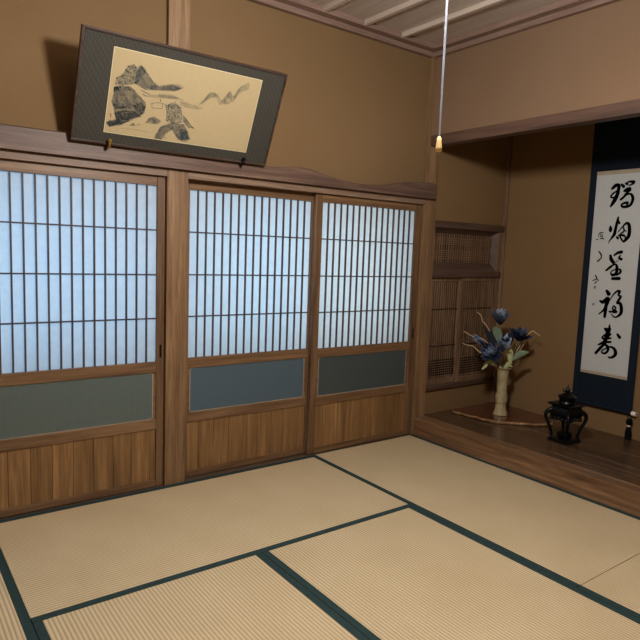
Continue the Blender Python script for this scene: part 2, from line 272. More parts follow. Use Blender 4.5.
def prism(bm, poly, f0, f1):
    """poly of 2-D points; f0, f1 map them to the two end faces"""
    a = [bm.verts.new(f0(q)) for q in poly]; b = [bm.verts.new(f1(q)) for q in poly]; n = len(poly)
    fs = [bm.faces.new(a), bm.faces.new(b[::-1])]
    for i in range(n): bm.faces.new((a[i], b[i], b[(i+1) % n], a[(i+1) % n]))
    bmesh.ops.triangulate(bm, faces=fs); return bm

def wloc(o):
    v = Vector((0, 0, 0))
    while o: v += o.location; o = o.parent
    return v
def obj(name, bm, mat, parent=None, smooth=False, local=False):
    bmesh.ops.recalc_face_normals(bm, faces=bm.faces)
    if local: off = Vector((0, 0, 0)); loc = Vector((0, 0, 0))
    elif parent: off = wloc(parent); loc = Vector((0, 0, 0))
    else:
        xs = [v.co for v in bm.verts]
        lo = Vector([min(c[i] for c in xs) for i in range(3)]); hi = Vector([max(c[i] for c in xs) for i in range(3)])
        off = Vector(((lo.x+hi.x)/2, (lo.y+hi.y)/2, lo.z)); loc = off
    if off.length: bmesh.ops.translate(bm, verts=bm.verts, vec=-off)
    me = bpy.data.meshes.new(name); bm.to_mesh(me); bm.free()
    if smooth:
        for p in me.polygons: p.use_smooth = True
        try: me.set_sharp_from_angle(angle=math.radians(40))
        except Exception: pass
    me.materials.append(mat)
    o = bpy.data.objects.new(name, me); C.objects.link(o); o.location = loc
    if parent: o.parent = parent
    return o
def tag(o, label=None, cat=None, group=None, kind=None):
    if label: o['label'] = label
    if cat: o['category'] = cat
    if group: o['group'] = group
    if kind: o['kind'] = kind
    return o
def empty(name, loc, label=None, cat=None, group=None, kind=None):
    o = bpy.data.objects.new(name, None); C.objects.link(o); o.location = loc
    o.empty_display_size = .1
    return tag(o, label, cat, group, kind)
def struct(name, bm, mat, label=None, cat=None, parent=None):
    o = obj(name, bm, mat, parent)
    if not parent: tag(o, label, cat, kind='structure')
    return o

# ---------------------------------------------------------------- room shell (x: along the sliding doors, y: into the room is negative)
R = 3.64
WP = .03      # plaster plane behind the posts
struct('floor', B((-R-.1, .12, -R-.1, .12, -.11, -.056), bev=0), W_SILL, 'wooden subfloor beneath the straw mats', 'floor')
struct('wall_left', B((-R-.06, -R, -R-.1, .12, -.05, 2.75), bev=0), PLASTER, 'sand plaster wall at the left end of the room', 'wall')
struct('wall_front', B((-R, .12, -R-.06, -R, -.05, 2.75), bev=0), PLASTER, 'sand plaster wall opposite the sliding doors', 'wall')
struct('wall_back', B((-R, .0, WP, WP+.06, 1.69, 2.70), bev=0), PLASTER, 'brown plaster wall above the sliding paper doors', 'wall')
struct('wall_right', B((WP, WP+.05, -1.80, .0, 2.10, 2.70), (WP, WP+.05, -R, -1.91, -.05, 2.70), bev=0), PLASTER_R, 'brown plaster wall over the alcove beam', 'wall')
bm = B((-R, WP+.05, -R, WP, 2.702, 2.74), bev=0)
struct('ceiling', bm, W_CEIL, 'ceiling of grey wooden boards', 'ceiling')
bat = bmesh.new()
for k in range(12):
    x = -.34-.312*k
    if x > -R+.05: box(bat, x-.014, x+.014, -R+.05, WP-.05, 2.672, 2.702, .002)
struct('trim_1', bat, W_BAT, 'thin wooden battens running across the ceiling boards', 'ceiling battens')
bm = bmesh.new()
for d, z0, z1 in ((.035, 2.636, 2.668), (.085, 2.668, 2.702)):
    box(bm, -R, WP, WP-d, WP, z0, z1, .002); box(bm, -R, WP-d, -R, -R+d, z0, z1, .002)
struct('trim_14', bm, W_CROWN, 'stepped wooden moulding between ceiling and door wall', 'moulding')
bm = bmesh.new()
for d, z0, z1 in ((.035, 2.636, 2.668), (.085, 2.668, 2.702)):
    box(bm, WP-d, WP, -R+d, WP-d, z0, z1, .002); box(bm, -R, -R+d, -R+d, WP-d, z0, z1, .002)
struct('trim_2', bm, W_CROWN2, 'stepped wooden moulding between ceiling and alcove wall', 'moulding')
# posts
struct('trim_3', B((-1.887, -1.771, 0., .1, -.05, 1.69), (-1.887, -1.771, 0., .1, 1.69, 2.66), bev=.003), W_POST, 'square wooden post between the left door and the middle door', 'post')
struct('trim_4', B((0., .112, 0., .112, -.05, 2.66), bev=.003), W_POST, 'square wooden corner post between right door and alcove', 'post')
struct('trim_5', B((.0, .105, -1.91, -1.80, -.05, 2.66), bev=.003), W_POST, 'wooden post at the far end of the alcove', 'post')
struct('trim_6', B((-R, -R+.06, -.02, .1, -.05, 2.66), bev=.003), W_POST, 'wooden post at the left end of the door wall', 'post')
# lintel with grooves, and the long rail with a naturally waney top edge
struct('trim_7', B((-1.771, 0., 0., .1, 1.65, 1.69), bev=.002), W_RAIL, 'wooden door lintel over the middle and right doors', 'lintel')
struct('trim_8', B((-R+.06, -1.887, 0., .1, 1.65, 1.69), bev=.002), W_RAIL, 'wooden door lintel over the left doors', 'lintel')
top = spline([(-R+.05, 1.795, 0), (-3.1, 1.797, 0), (-2.6, 1.794, 0), (-2.2, 1.796, 0), (-1.9, 1.795, 0), (-1.7, 1.795, 0), (-1.55, 1.793, 0), (-1.42, 1.782, 0), (-1.32, 1.764, 0), (-1.2, 1.772, 0), (-1.09, 1.783, 0), (-.99, 1.777, 0), (-.88, 1.756, 0), (-.756, 1.739, 0), (-.6, 1.731, 0), (-.439, 1.737, 0), (-.33, 1.758, 0), (-.226, 1.781, 0), (-.094, 1.793, 0), (.0, 1.797, 0), (.075, 1.796, 0)], 5)
bm = bmesh.new(); cols = []
for q in top:
    lean = min(.012, max(0, (1.79-q.y)*.25))      # the waney part rounds back a little
    cols.append([bm.verts.new(c) for c in ((q.x, -.0005, 1.69), (q.x, -.03, 1.69), (q.x, -.03, q.y-.006), (q.x, -.026+lean, q.y), (q.x, -.0005, q.y+lean*.3))])
for a, b in zip(cols, cols[1:]):
    for k in range(5): bm.faces.new((a[k], a[(k+1) % 5], b[(k+1) % 5], b[k]))
bm.faces.new(cols[0]); bm.faces.new(cols[-1])
struct('trim_9', bm, W_NAG, 'long brown wooden rail with a waney top edge above the doors', 'wall rail')
struct('trim_10', B((-R+.06, -1.887, .0, .1, -.05, -.004), (-1.771, 0., .0, .1, -.05, -.004), bev=.001), W_SILL, 'grooved wooden sill under the sliding doors', 'door sill')

# ---------------------------------------------------------------- sliding doors
def door(n, x0, x1, yf, label, glass, bars0, nb, pull_right=None):
    """frame x0..x1, front face yf; bars0 = left edge of the paper"""
    t = empty('door_%d' % n, ((x0+x1)/2, yf, 0), label, 'sliding door', kind='structure')
    y1 = yf+.028; sl = bars0[0]; sr = bars0[1]
    obj('stile', B((x0, sl, yf, y1, .0, 1.652), bev=.0025), W_V, t); obj('stile', B((sr, x1, yf, y1, .0, 1.652), bev=.0025), W_V, t)
    for z0, z1 in ((1.60, 1.652), (.627, .684), (.317, .372), (.0, .036)):
        obj('rail', B((sl, sr, yf+.002, y1, z0, z1), bev=.002), W_H, t)
    bm = bmesh.new(); w = (sr-sl)/nb
    for k in range(1, nb):
        x = sl+w*k; box(bm, x-.0032, x+.0032, yf+.003, yf+.016, .684, 1.60)
    obj('vertical_lattice', bm, W_BAR, t)
    bm = bmesh.new()
    for z in (1.375, 1.144, .914): box(bm, sl, sr, yf+.009, yf+.0155, z-.0034, z+.0034)
    obj('horizontal_lattice', bm, W_BAR, t)
    obj('paper', B((sl, sr, yf+.016, yf+.0168, .684, 1.60), bev=0), PAPER, t)
    # lower glass, rounded corners, thin bead
    gx0, gx1, gz0, gz1 = sl+.018, sr-.018, .377, .623
    def rr(x0, x1, z0, z1, r):
        o = []
        for cx, cz, a in ((x1-r, z1-r, 0), (x0+r, z1-r, 90), (x0+r, z0+r, 180), (x1-r, z0+r, 270)):
            for k in range(5):
                an = math.radians(a+k*22.5); o.append((cx+r*math.cos(an), cz+r*math.sin(an)))
        return o
    g = obj('glass_pane', prism(bmesh.new(), rr(gx0, gx1, gz0, gz1, .014), lambda q: (q[0], yf+.010, q[1]), lambda q: (q[0], yf+.014, q[1])), glass, t)
    a, b = rr(gx0, gx1, gz0, gz1, .014), rr(gx0-.004, gx1+.004, gz0-.004, gz1+.004, .016)
    bm = bmesh.new(); n_ = len(a)
    A = [bm.verts.new((q[0], yf+.008, q[1])) for q in a]; Bv = [bm.verts.new((q[0], yf+.008, q[1])) for q in b]
    for i in range(n_): bm.faces.new((A[i], A[(i+1) % n_], Bv[(i+1) % n_], Bv[i]))
    obj('glass_bead', bm, BEAD, t)
    # wooden surround of the glass
    bm = bmesh.new(); o = [(sl, .372), (sr, .372), (sr, .627), (sl, .627)]
    inner = [bm.verts.new((q[0], yf+.009, q[1])) for q in a]
    outer = []
    for q in a:
        cx, cz = (sl+sr)/2, (gz0+gz1)/2
        outer.append(bm.verts.new((sr if q[0] > gx1-.02 else sl if q[0] < gx0+.02 else q[0], yf+.009, .627 if q[1] > gz1-.008 else .372 if q[1] < gz0+.008 else q[1])))
    for i in range(n_):
        try: bm.faces.new((inner[i], inner[(i+1) % n_], outer[(i+1) % n_], outer[i]))
        except Exception: pass
    obj('glass_surround', bm, W_H, t)
    # wainscot boards with narrow joints
    bm = bmesh.new(); x = sl
    while x < sr-.001:
        e = min(sr, (math.floor(x/.098+1e-4)+1)*.098)
        box(bm, x+.0008, e-.0008, yf+.008, yf+.018, .036, .317, .0012); x = e
    box(bm, sl, sr, yf+.014, yf+.019, .036, .317)
    obj('wainscot_panel', bm, W_PANEL, t)
    if pull_right is not None:
        bm = B((pull_right-.006, pull_right+.006, yf-.0012, yf+.004, .705, .775), bev=.001)
        obj('finger_pull', bm, SLOT, t)
    return t
door(1, -2.815, -1.889, .022, 'left sliding door with blue lit paper lattice and reeded glass', GLASS_R, (-2.772, -1.930), 16, -1.908)
door(2, -1.770, -.886, .056, 'middle sliding door with lit paper lattice beside the wooden post', GLASS_F, (-1.735, -.928), 16)
door(3, -.922, -.002, .022, 'right sliding door with pale paper lattice next to the corner post', GLASS_D, (-.870, -.064), 16, -.03)
door(4, -3.575, -2.775, .056, 'sliding paper door at the far left end of the wall', GLASS_R, (-3.535, -2.815), 14)

# ---------------------------------------------------------------- alcove
H = .124; D = .94; YE = -1.80

bm = bmesh.new()
for a, b in ((.112, .345), (.3465, .60), (.6015, D)): box(bm, a, b, YE, .03, .09, H, .001)
struct('floor_alcove', bm, W_ALC, 'dark polished boards of the raised alcove floor', 'alcove floor')
struct('trim_11', B((.0, .112, YE, -.0015, -.05, H+.003), bev=.007), W_KAM, 'reddish brown wooden sill along the alcove front', 'alcove sill')
struct('wall_alcove_back', B((D, D+.05, YE-.1, .1, .05, 2.55), bev=0), PLASTER_A, 'brown plaster wall at the back of the alcove', 'wall')
XL, XR, ZB, ZT = .115, .900, .312, 1.55
struct('wall_alcove_side', B((.112, XL, .03, .08, .05, 2.55), (XR, D, .03, .08, .05, 2.55), (XL, XR, .03, .08, .05, ZB), (XL, XR, .03, .08, ZT, 2.55), bev=0), PLASTER_A, 'narrow brown plaster wall around the alcove lattice window', 'wall')
struct('wall_alcove_end', B((.105, D, YE-.06, YE, .05, 2.55), bev=0), PLASTER_A, 'plaster wall closing the near end of the alcove', 'wall')
struct('ceiling_alcove', B((WP+.05, D, YE, .03, 2.50, 2.54), bev=0), W_CEIL, 'wooden ceiling inside the alcove', 'ceiling')
struct('trim_12', B((.018, .10, -1.80, -.001, 2.05, 2.12), bev=.003), W_BEAM, 'brown wooden beam across the top of the alcove opening', 'alcove beam')
struct('trim_13', B((.915, D, .006, .03, H, 2.5), bev=.002), W_SHOINV, 'thin wooden strip in the corner of the alcove', 'corner strip')
# lattice window in the side wall
w = empty('window_1', ((XL+XR)/2, .03, ZB), 'dark wooden lattice window in the alcove side wall', 'lattice window', kind='structure')
obj('backing', B((XL, XR, .098, .104, ZB, ZT), bev=0), W_DARK, w)
obj('head_rail', B((XL-.01, XR+.012, .004, .10, 1.50, ZT), bev=.003), W_SHOIN, w)
obj('middle_rail', B((XL-.01, XR+.004, .008, .10, 1.142, 1.192), bev=.003), W_SHOIN, w)
obj('bottom_rail', B((XL-.01, XR+.012, .012, .10, ZB-.01, .338), bev=.003), W_SHOIN, w)
obj('frame_stile', B((XL, XL+.02, .018, .10, ZB, ZT), bev=.002), W_SHOINV, w)
obj('frame_stile', B((.862, XR, .018, .10, ZB, ZT), bev=.002), W_SHOINV, w)
bm = bmesh.new(); x0, x1, z0, z1 = XL+.02, .862, 1.192, 1.50
# chamfered inner frame of the transom
a = [(x0, .024, z0), (x1, .024, z0), (x1, .024, z1), (x0, .024, z1)]; b = [(x0+.002, .062, z0+.062), (x1-.035, .062, z0+.062), (x1-.035, .062, z1-.035), (x0+.002, .062, z1-.035)]
A = [bm.verts.new(q) for q in a]; Bb = [bm.verts.new(q) for q in b]
for i in range(4): bm.faces.new((A[i], A[(i+1) % 4], Bb[(i+1) % 4], Bb[i]))
obj('transom_bevel', bm, W_SHOIN, w)
bm = bmesh.new(); xa, xb, za, zb = x0+.002, x1-.035, z0+.062, z1-.035
n = 27
for k in range(n+1):
    x = xa+(xb-xa)*k/n; box(bm, x-.0055, x+.0055, .062, .067, za, zb)
for z in (.12, .19, .26, .33, .40, .63, .70, .77, .84): 
    zz = za+(zb-za)*z; box(bm, xa, xb, .058, .063, zz-.0045, zz+.0045)
obj('transom_lattice', bm, W_SHOINV, w)
for (p0, p1, yy) in ((XL+.02, .478, .036), (.462, .862, .020)):
    s = obj('lattice_panel', B((p0, p0+.028, yy, yy+.02, .338, 1.142), (p1-.028, p1, yy, yy+.02, .338, 1.142), (p0+.028, p1-.028, yy, yy+.02, .338, .375), (p0+.028, p1-.028, yy, yy+.02, 1.112, 1.142), bev=.002), W_SHOINV, w)
    bm = bmesh.new(); q0, q1 = p0+.028, p1-.028; k = 0; x = q0+.012
    while x < q1-.006:
        box(bm, x-.0052, x+.0052, yy+.006, yy+.012, .375, 1.112); x += .0225
    obj('slats', bm, W_SHOINV, s)
    bm = bmesh.new()
    for z in (.905, .63, .52, .50, .482, .464, .446, .428, .410): box(bm, q0, q1, yy+.003, yy+.007, z-.003, z+.003)
    obj('cross_slats', bm, W_DARK, s)
    obj('backing_board', B((q0, q1, yy+.036, yy+.040, .375, 1.112), bev=0), W_DARK, s)

# ---------------------------------------------------------------- straw mats
def mat(x0, x1, y0, y1, label):
    g = .0012
    t = empty('tatami_mat', ((x0+x1)/2, (y0+y1)/2, -.055), label, 'tatami mat', 'straw mats covering the floor')
    hw = .031
    if x1-x0 > y1-y0:
        obj('woven_rush_surface', B((x0+g, x1-g, y0+g+hw, y1-g-hw, -.055, 0.), bev=.001), TAT_X, t)
        for a, b in ((y0+g, y0+g+hw), (y1-g-hw, y1-g)): obj('cloth_border', B((x0+g, x1-g, a, b, -.055, .0012), bev=.0008), HERI, t)
    else:
        obj('woven_rush_surface', B((x0+g+hw, x1-g-hw, y0+g, y1-g, -.055, 0.), bev=.001), TAT_Y, t)
        for a, b in ((x0+g, x0+g+hw), (x1-g-hw, x1-g)): obj('cloth_border', B((a, b, y0+g, y1-g, -.055, .0012), bev=.0008), HERI, t)
    return t
m = .91
mat(-3*m, -m, -m, 0, 'long straw mat lying lengthwise against the left and middle sliding doors')
mat(-m, 0, -2*m, 0, 'straw mat in the far corner, along the alcove and below the right sliding door')
mat(-m, 0, -4*m, -2*m, 'straw mat along the alcove at the right edge, nearer the viewer')
mat(-2*m, -m, -3*m, -m, 'straw mat in the middle foreground with dark borders on both long sides')
mat(-3*m, -2*m, -3*m, -m, 'straw mat in the bottom left foreground, with strongly ribbed weave')
mat(-4*m, -3*m, -2*m, 0, 'straw mat of which only a sliver shows at the lower left edge')
mat(-4*m, -3*m, -4*m, -2*m, 'straw mat in the near left corner of the room')
mat(-3*m, -m, -4*m, -3*m, 'straw mat along the wall opposite the sliding doors')

# ---------------------------------------------------------------- strokes
def ribbon(bm, pts, f, n=6):
    """pts: (a, b, halfwidth); f maps (a, b) to 3-D"""
    P = spline([(q[0], q[1], q[2]) for q in pts], n) if len(pts) > 1 else [Vector(pts[0])]
    for i, q in enumerate(P):
        r = max(q.z, .0008); vs = [bm.verts.new(f(q.x+r*math.cos(2*math.pi*k/12), q.y+r*math.sin(2*math.pi*k/12))) for k in range(12)]
        bm.faces.new(vs)
        if i+1 < len(P):
            s = P[i+1]; d = Vector((s.x-q.x, s.y-q.y)); 
            if d.length < 1e-6: continue
            nrm = Vector((-d.y, d.x)).normalized(); r2 = max(s.z, .0008)
            bm.faces.new([bm.verts.new(f(*c)) for c in ((q.x+nrm.x*r, q.y+nrm.y*r), (q.x-nrm.x*r, q.y-nrm.y*r), (s.x-nrm.x*r2, s.y-nrm.y*r2), (s.x+nrm.x*r2, s.y+nrm.y*r2))])
def polyface(bm, poly, f, edge=0.):
    lay = bm.loops.layers.float_color.get('soft') or bm.loops.layers.float_color.new('soft')
    outer = [bm.verts.new(f(*q)) for q in poly]; fc = bm.faces.new(outer); ring = []
    if edge:
        ring = bmesh.ops.inset_region(bm, faces=[fc], thickness=edge, use_even_offset=False)['faces']
    os_ = set(outer)
    for g in list(ring)+[fc]:
        for lp in g.loops: lp[lay] = (0, 0, 0, 1) if (edge and g is not fc and lp.vert in os_) else (1, 1, 1, 1)
    bmesh.ops.triangulate(bm, faces=[fc])

# ---------------------------------------------------------------- hanging scroll
t = empty('hanging_scroll', (.925, -.895, .27), 'long navy hanging scroll with five large brushed black characters on white paper', 'scroll')
obj('silk_mount', B((.921, .924, -1.103, -.670, .30, 2.36), bev=0), NAVY, t)
obj('side_band', B((.9195, .921, -.704, -.690, .30, 2.36), bev=0), NAVY2, t)
obj('side_band', B((.9195, .921, -1.086, -1.072, .30, 2.36), bev=0), NAVY2, t)
obj('paper_sheet', B((.9188, .921, -1.052, -.720, .516, 1.912), bev=0), CREAM, t)
obj('brocade_strip', B((.9182, .921, -1.052, -.720, 1.885, 1.912), bev=0), TANSTRIP, t)
obj('brocade_strip', B((.9182, .921, -1.052, -.720, .516, .536), bev=0), TANSTRIP, t)
for i, ch in enumerate(DATA['chars']):
    big, small = (ch[:7], ch[7:]) if i in (1, 2) else (ch, [])
    bm = bmesh.new()
    for st in big: ribbon(bm, [(a, b, r*1.65) for a, b, r in st], lambda a, b: (.9179, a, b))
    obj('brushed_character', bm, INK, t)
    for sub in ([small] if i == 1 else [small[:2], small[2:]] if i == 2 else []):
        bm = bmesh.new()
        for st in sub: ribbon(bm, [(a, b, r*1.15) for a, b, r in st], lambda a, b: (.9179, a, b))
        obj('small_signature_character', bm, INK, t)
for a, b, r in DATA['seal']: obj('seal_mark', B((.9176, .9179, a-r, a+r, b-r*1.1, b+r*1.1), bev=0), INKG, t)
r_ = obj('roller', tube(bmesh.new(), [(.918, -1.106, .299), (.918, -.664, .299)], .0105, 16), NAVY, t, True)
obj('roller_end', tube(bmesh.new(), [(.918, -1.136, .301), (.918, -1.106, .301)], .0155, 16), IVORY, r_, True); 
obj('roller_end', tube(bmesh.new(), [(.918, -.664, .299), (.918, -.650, .299)], .0115, 16), NAVY, r_, True)
obj('top_rod', tube(bmesh.new(), [(.922, -1.108, 2.362), (.922, -.665, 2.362)], .008, 10), W_DARK, t, True)
obj('hanging_cord', tube(bmesh.new(), [(.922, -1.02, 2.368), (.930, -.895, 2.44), (.922, -.77, 2.368)], .002, 6), TASSEL, t)

t = empty('scroll_weight', (.905, -1.100, .105), 'small black tasselled weight hanging from the roller of the scroll', 'scroll weight')
bm = bmesh.new(); loop = [(.905, -1.100+.012*math.sin(a), .288-.016+.018*math.cos(a)) for a in [k*math.pi/8 for k in range(17)]]
obj('cord_loop', tube(bm, loop, .0025, 6), TASSEL, t, True)
bm = bmesh.new(); lathe(bm, [(.002, .266), (.014, .262), (.021, .247), (.018, .230), (.009, .220), (.008, .214)], .905, -1.100, 14)
obj('knot', bm, TASSEL, t, True)
bm = bmesh.new(); lathe(bm, [(.006, .216), (.013, .205), (.019, .18), (.021, .118), (.021, .110)], .905, -1.100, 18)
obj('tassel', bm, TASSEL, t, True)
obj('collar', lathe(bmesh.new(), [(.0085, .221), (.0115, .218), (.0115, .213), (.0085, .210)], .905, -1.100, 12), IVORY, t, True)

# ---------------------------------------------------------------- framed ink landscape, leaning out from the wall
TH = math.atan2(.2045, .4485); FW, FH = 1.036, .493
t = empty('framed_painting', (-2.375, -.052, 1.760), 'wide framed ink landscape with grey brocade mount, tilted forward above the sliding doors', 'painting')
t.rotation_euler = (TH, 0, 0)
fr = bmesh.new(); e = .011
box(fr, 0, FW, -.006, .018, 0, e, .0015); box(fr, 0, FW, -.006, .018, FH-e, FH, .0015)
box(fr, 0, e, -.006, .018, e, FH-e, .0015); box(fr, FW-e, FW, -.006, .018, e, FH-e, .0015)
obj('frame', fr, W_FRAME, t, local=True)
obj('brocade_mount', B((e, FW-e, .0, .012, e, FH-e), bev=0), MOUNT, t, local=True)
u0, u1, v0, v1 = .145, .896, .060, .434
obj('sheet_edge', B((u0-.003, u1+.003, -.0012, .0, v0-.003, v1+.003), bev=0), PALE, t, local=True)
sheet = obj('painted_sheet', B((u0, u1, -.0018, .0, v0, v1), bev=0), PICT, t, local=True)
P = DATA['paint']; clampf = lambda q: (min(max(q[0], u0+.002), u1-.002), min(max(q[1], v0+.002), v1-.002))
def F(d): return lambda a, b: (lambda c: (c[0], -.0018-d, c[1]))(clampf((a, b)))
def smooth(poly): return [(q.x, q.y) for q in spline([(a, b, 0) for a, b in poly+[poly[0]]], 4)][:-1]
def inside(q, poly):
    c = False; j = len(poly)-1
    for i in range(len(poly)):
        (x1, y1), (x2, y2) = poly[i], poly[j]
        if (y1 > q[1]) != (y2 > q[1]) and q[0] < (x2-x1)*(q[1]-y1)/(y2-y1)+x1: c = not c
        j = i
    return c
def jag(poly, amp):
    o = []
    for i in range(len(poly)):
        a, b = poly[i], poly[(i+1) % len(poly)]
        for k in range(4):
            s = k/4; o.append((a[0]+(b[0]-a[0])*s+random.uniform(-amp, amp), a[1]+(b[1]-a[1])*s+random.uniform(-amp, amp)))
    return o
def polys(name, lst, mt, d, am=0., edge=.004):
    for i, q in enumerate(lst):
        bm = bmesh.new(); polyface(bm, jag(q, am) if am else smooth(q), F(d+i*.00004), edge); obj(name, bm, mt, sheet, local=True)
def speckle(name, poly, n, rmin, rmax, mt, d):
    bm = bmesh.new(); xs = [q[0] for q in poly]; ys = [q[1] for q in poly]; k = 0
    while k < n:
        q = (random.uniform(min(xs), max(xs)), random.uniform(min(ys), max(ys)))
        if not inside(q, poly): continue
        k += 1; a = random.uniform(0, 3.14); r = random.uniform(rmin, rmax); l = r*random.uniform(1., 2.2)
        polyface(bm, [(q[0]+l*math.cos(a)*math.cos(s)-r*math.sin(a)*math.sin(s), q[1]+l*math.sin(a)*math.cos(s)+r*math.cos(a)*math.sin(s)) for s in [j*math.pi/3 for j in range(6)]], F(d))
    return obj(name, bm, mt, sheet, local=True)
far = P['far'][0]
polys('distant_mist', P['mist']+P['farw'], INK_L, .0002)
polys('distant_hills', [far[:7]+[(a, b-.022) for a, b in far[1:7]][::-1], far[6:]+[(a+.004, b-.03) for a, b in far[6:]][::-1]], INK_L, .0001, 0, .009)
polys('wooded_mountain', [P['mount']], INK_M, .0004, .0012)
polys('rock_cliff', [P['rock'], P['isl'], P['slope'], P['slope2']], INK_M, .0006, .0015)
polys('rock_shading', P['rockd'], INK_D, .0009, .0012)
polys('small_rocks', P['small'], INK_M, .0006, .001)
polys('tree_wash', [P['foliage'], P['islf']], INK_W, .0005, .001)
speckle('tree_leaves', jag([(a+.0, b+.003) for a, b in P['foliage']], .003), 230, .0010, .0024, INK_D, .0011)
speckle('tree_leaves', P['islf'], 130, .0009, .0024, INK_D, .0012)
speckle('cliff_texture', P['rock'], 120, .0008, .0022, INK_D, .0013)
speckle('cliff_texture', P['isl'], 45, .0008, .002, INK_D, .0013)
bm = bmesh.new()
for l in P['bridge']: ribbon(bm, [(a, b, .0008) for a, b in l], F(.0014), 3)
def strokes(name, poly, n, mt, d, lmin, lmax, wmax, slant):
    xs = [q[0] for q in poly]; ys = [q[1] for q in poly]; k = 0
    while k < n:
        q = (random.uniform(min(xs), max(xs)), random.uniform(min(ys), max(ys)))
        if not inside(q, poly): continue
        k += 1; a = slant+random.uniform(-.6, .6); l = random.uniform(lmin, lmax); c = random.uniform(-.35, .35)
        pts = [(q[0]+l*s_*math.cos(a+c*s_), q[1]+l*s_*math.sin(a+c*s_), wmax*w_*random.uniform(.6, 1)) for s_, w_ in ((0, .4), (.35, 1), (.7, .7), (1, .25))]
        bm = bmesh.new(); ribbon(bm, pts, F(d+k*.00001), 3); obj(name, bm, mt, sheet, local=True)
BRUSH = simple('painting_brush_ink', srgb(58, 64, 70), .9, .1); BRUSH2 = simple('painting_dark_brush_ink', srgb(40, 46, 54), .9, .1)
BRUSH3 = simple('painting_light_brush', srgb(140, 134, 110), .9, .1)
strokes('brush_stroke', P['rock'], 22, BRUSH, .0014, .008, .022, .0013, -.4)
strokes('brush_stroke', P['rock'], 14, BRUSH3, .0013, .008, .02, .0016, -.3)
strokes('brush_stroke', P['rock'][8:], 8, BRUSH2, .0016, .006, .018, .0018, -.1)
strokes('brush_stroke', P['isl'], 12, BRUSH, .0014, .006, .014, .0012, -1.1)
strokes('brush_stroke', P['isl'], 6, BRUSH3, .0013, .006, .014, .0014, -1.1)
strokes('brush_stroke', P['foliage'], 12, BRUSH, .0014, .008, .02, .0008, 1.3)
strokes('brush_stroke', P['islf'], 8, BRUSH, .0014, .008, .02, .0008, 1.5)
LINE = simple('painting_ink_line', srgb(52, 58, 62), .9, .1)
obj('painted_bridge', bm, LINE, sheet, local=True)
for l in P['houses']:
    bm = bmesh.new(); ribbon(bm, [(a, b, .001) for a, b in l], F(.0014), 3); obj('painted_roof', bm, LINE, sheet, local=True)
bm = bmesh.new(); ribbon(bm, [(a, b, .0013) for a, b in P['person']], F(.0014), 3)
obj('painted_figure', bm, LINE, sheet, local=True)
bm = bmesh.new()
for l in P['far']: ribbon(bm, [(a, b, .0009) for a, b in l], F(.0004), 4)
obj('distant_ridge', bm, simple('painting_ridge_line', srgb(122, 116, 92), .9, .1), sheet, local=True)
polys('red_seal', [P['stamp']], simple('faded_red_seal', srgb(150, 100, 66), .9, .1), .0005, .0002, 0.)
for k, (x, l) in enumerate(((-2.204, 'brass hook under the left end of the framed painting'), (-1.488, 'small hook under the right end of the framed painting'))):
    bm = bmesh.new()
    tube(bm, spline([(x, -.0295, 1.750), (x, -.052, 1.746), (x, -.074, 1.752), (x, -.078, 1.770)], 5), .006, 8)
    lathe(bm, [(.004, 1.766), (.010, 1.769), (.012, 1.776), (.008, 1.783), (.003, 1.785)], x, -.079, 12)
    tag(obj('picture_hook', bm, BRASS if k == 0 else BLACK, None, True), l, 'hook', 'hooks holding the framed painting')

# ---------------------------------------------------------------- burl slab, vase, flowers
slab = [(.40, .0), (.385, -.06), (.405, -.12), (.398, -.19), (.425, -.25), (.412, -.30), (.44, -.35), (.452, -.41), (.50, -.45), (.545, -.50), (.60, -.545), (.66, -.60), (.72, -.625), (.765, -.645), (.80, -.60), (.81, -.53), (.86, -.45), (.85, -.36), (.885, -.27), (.87, -.17), (.90, -.08), (.88, -.02), (.80, .0), (.70, -.015), (.60, .0), (.50, -.01)]
ss = [(q.x, q.y) for q in spline([(a-.04*(1 if a < .8 and b < -.02 else 0), b-.01, 0) for a, b in slab+[slab[0]]], 3)][:-1]
t = empty('wooden_display_slab', (.64, -.3, H), 'polished burl wood slab with a natural pale edge under the vase', 'wood slab')
cx, cy = .64, -.3
ins = lambda q, s: (cx+(q[0]-cx)*s, cy+(q[1]-cy)*s)
obj('polished_top', prism(bmesh.new(), [ins(q, .972) for q in ss], lambda q: (q[0], q[1], H+.002), lambda q: (q[0], q[1], H+.0225)), W_SLAB, t)
bm = bmesh.new()
rings = [[bm.verts.new((*ins(q, s), z)) for q in ss] for s, z in ((.94, H), (.985, H+.004), (1., H+.012), (.99, H+.019), (.968, H+.022))]
for a, b in zip(rings, rings[1:]):
    for i in range(len(ss)): bm.faces.new((a[i], a[(i+1) % len(ss)], b[(i+1) % len(ss)], b[i]))
obj('natural_edge', bm, W_BARK, t, True)

VX, VY, VZ = .587, -.311, H+.0225
bm = bmesh.new()
prof = [(.050, 0), (.054, .003), (.054, .008), (.046, .022), (.041, .045), (.038, .075), (.0375, .078), (.041, .082), (.043, .095), (.044, .115), (.043, .135), (.039, .150), (.0355, .158), (.036, .165), (.0365, .20), (.038, .24), (.040, .28), (.042, .305), (.046, .318), (.058, .328), (.063, .333), (.061, .336), (.052, .333), (.040, .325), (.036, .30), (.034, .2), (.0, .19)]
lathe(bm, [(r if r else .001, VZ+z*1.07) for r, z in prof], VX, VY, 40)
tag(obj('bamboo_shaped_vase', bm, VASE, None, True), 'pale celadon bamboo-shaped vase standing on the wooden slab', 'vase')

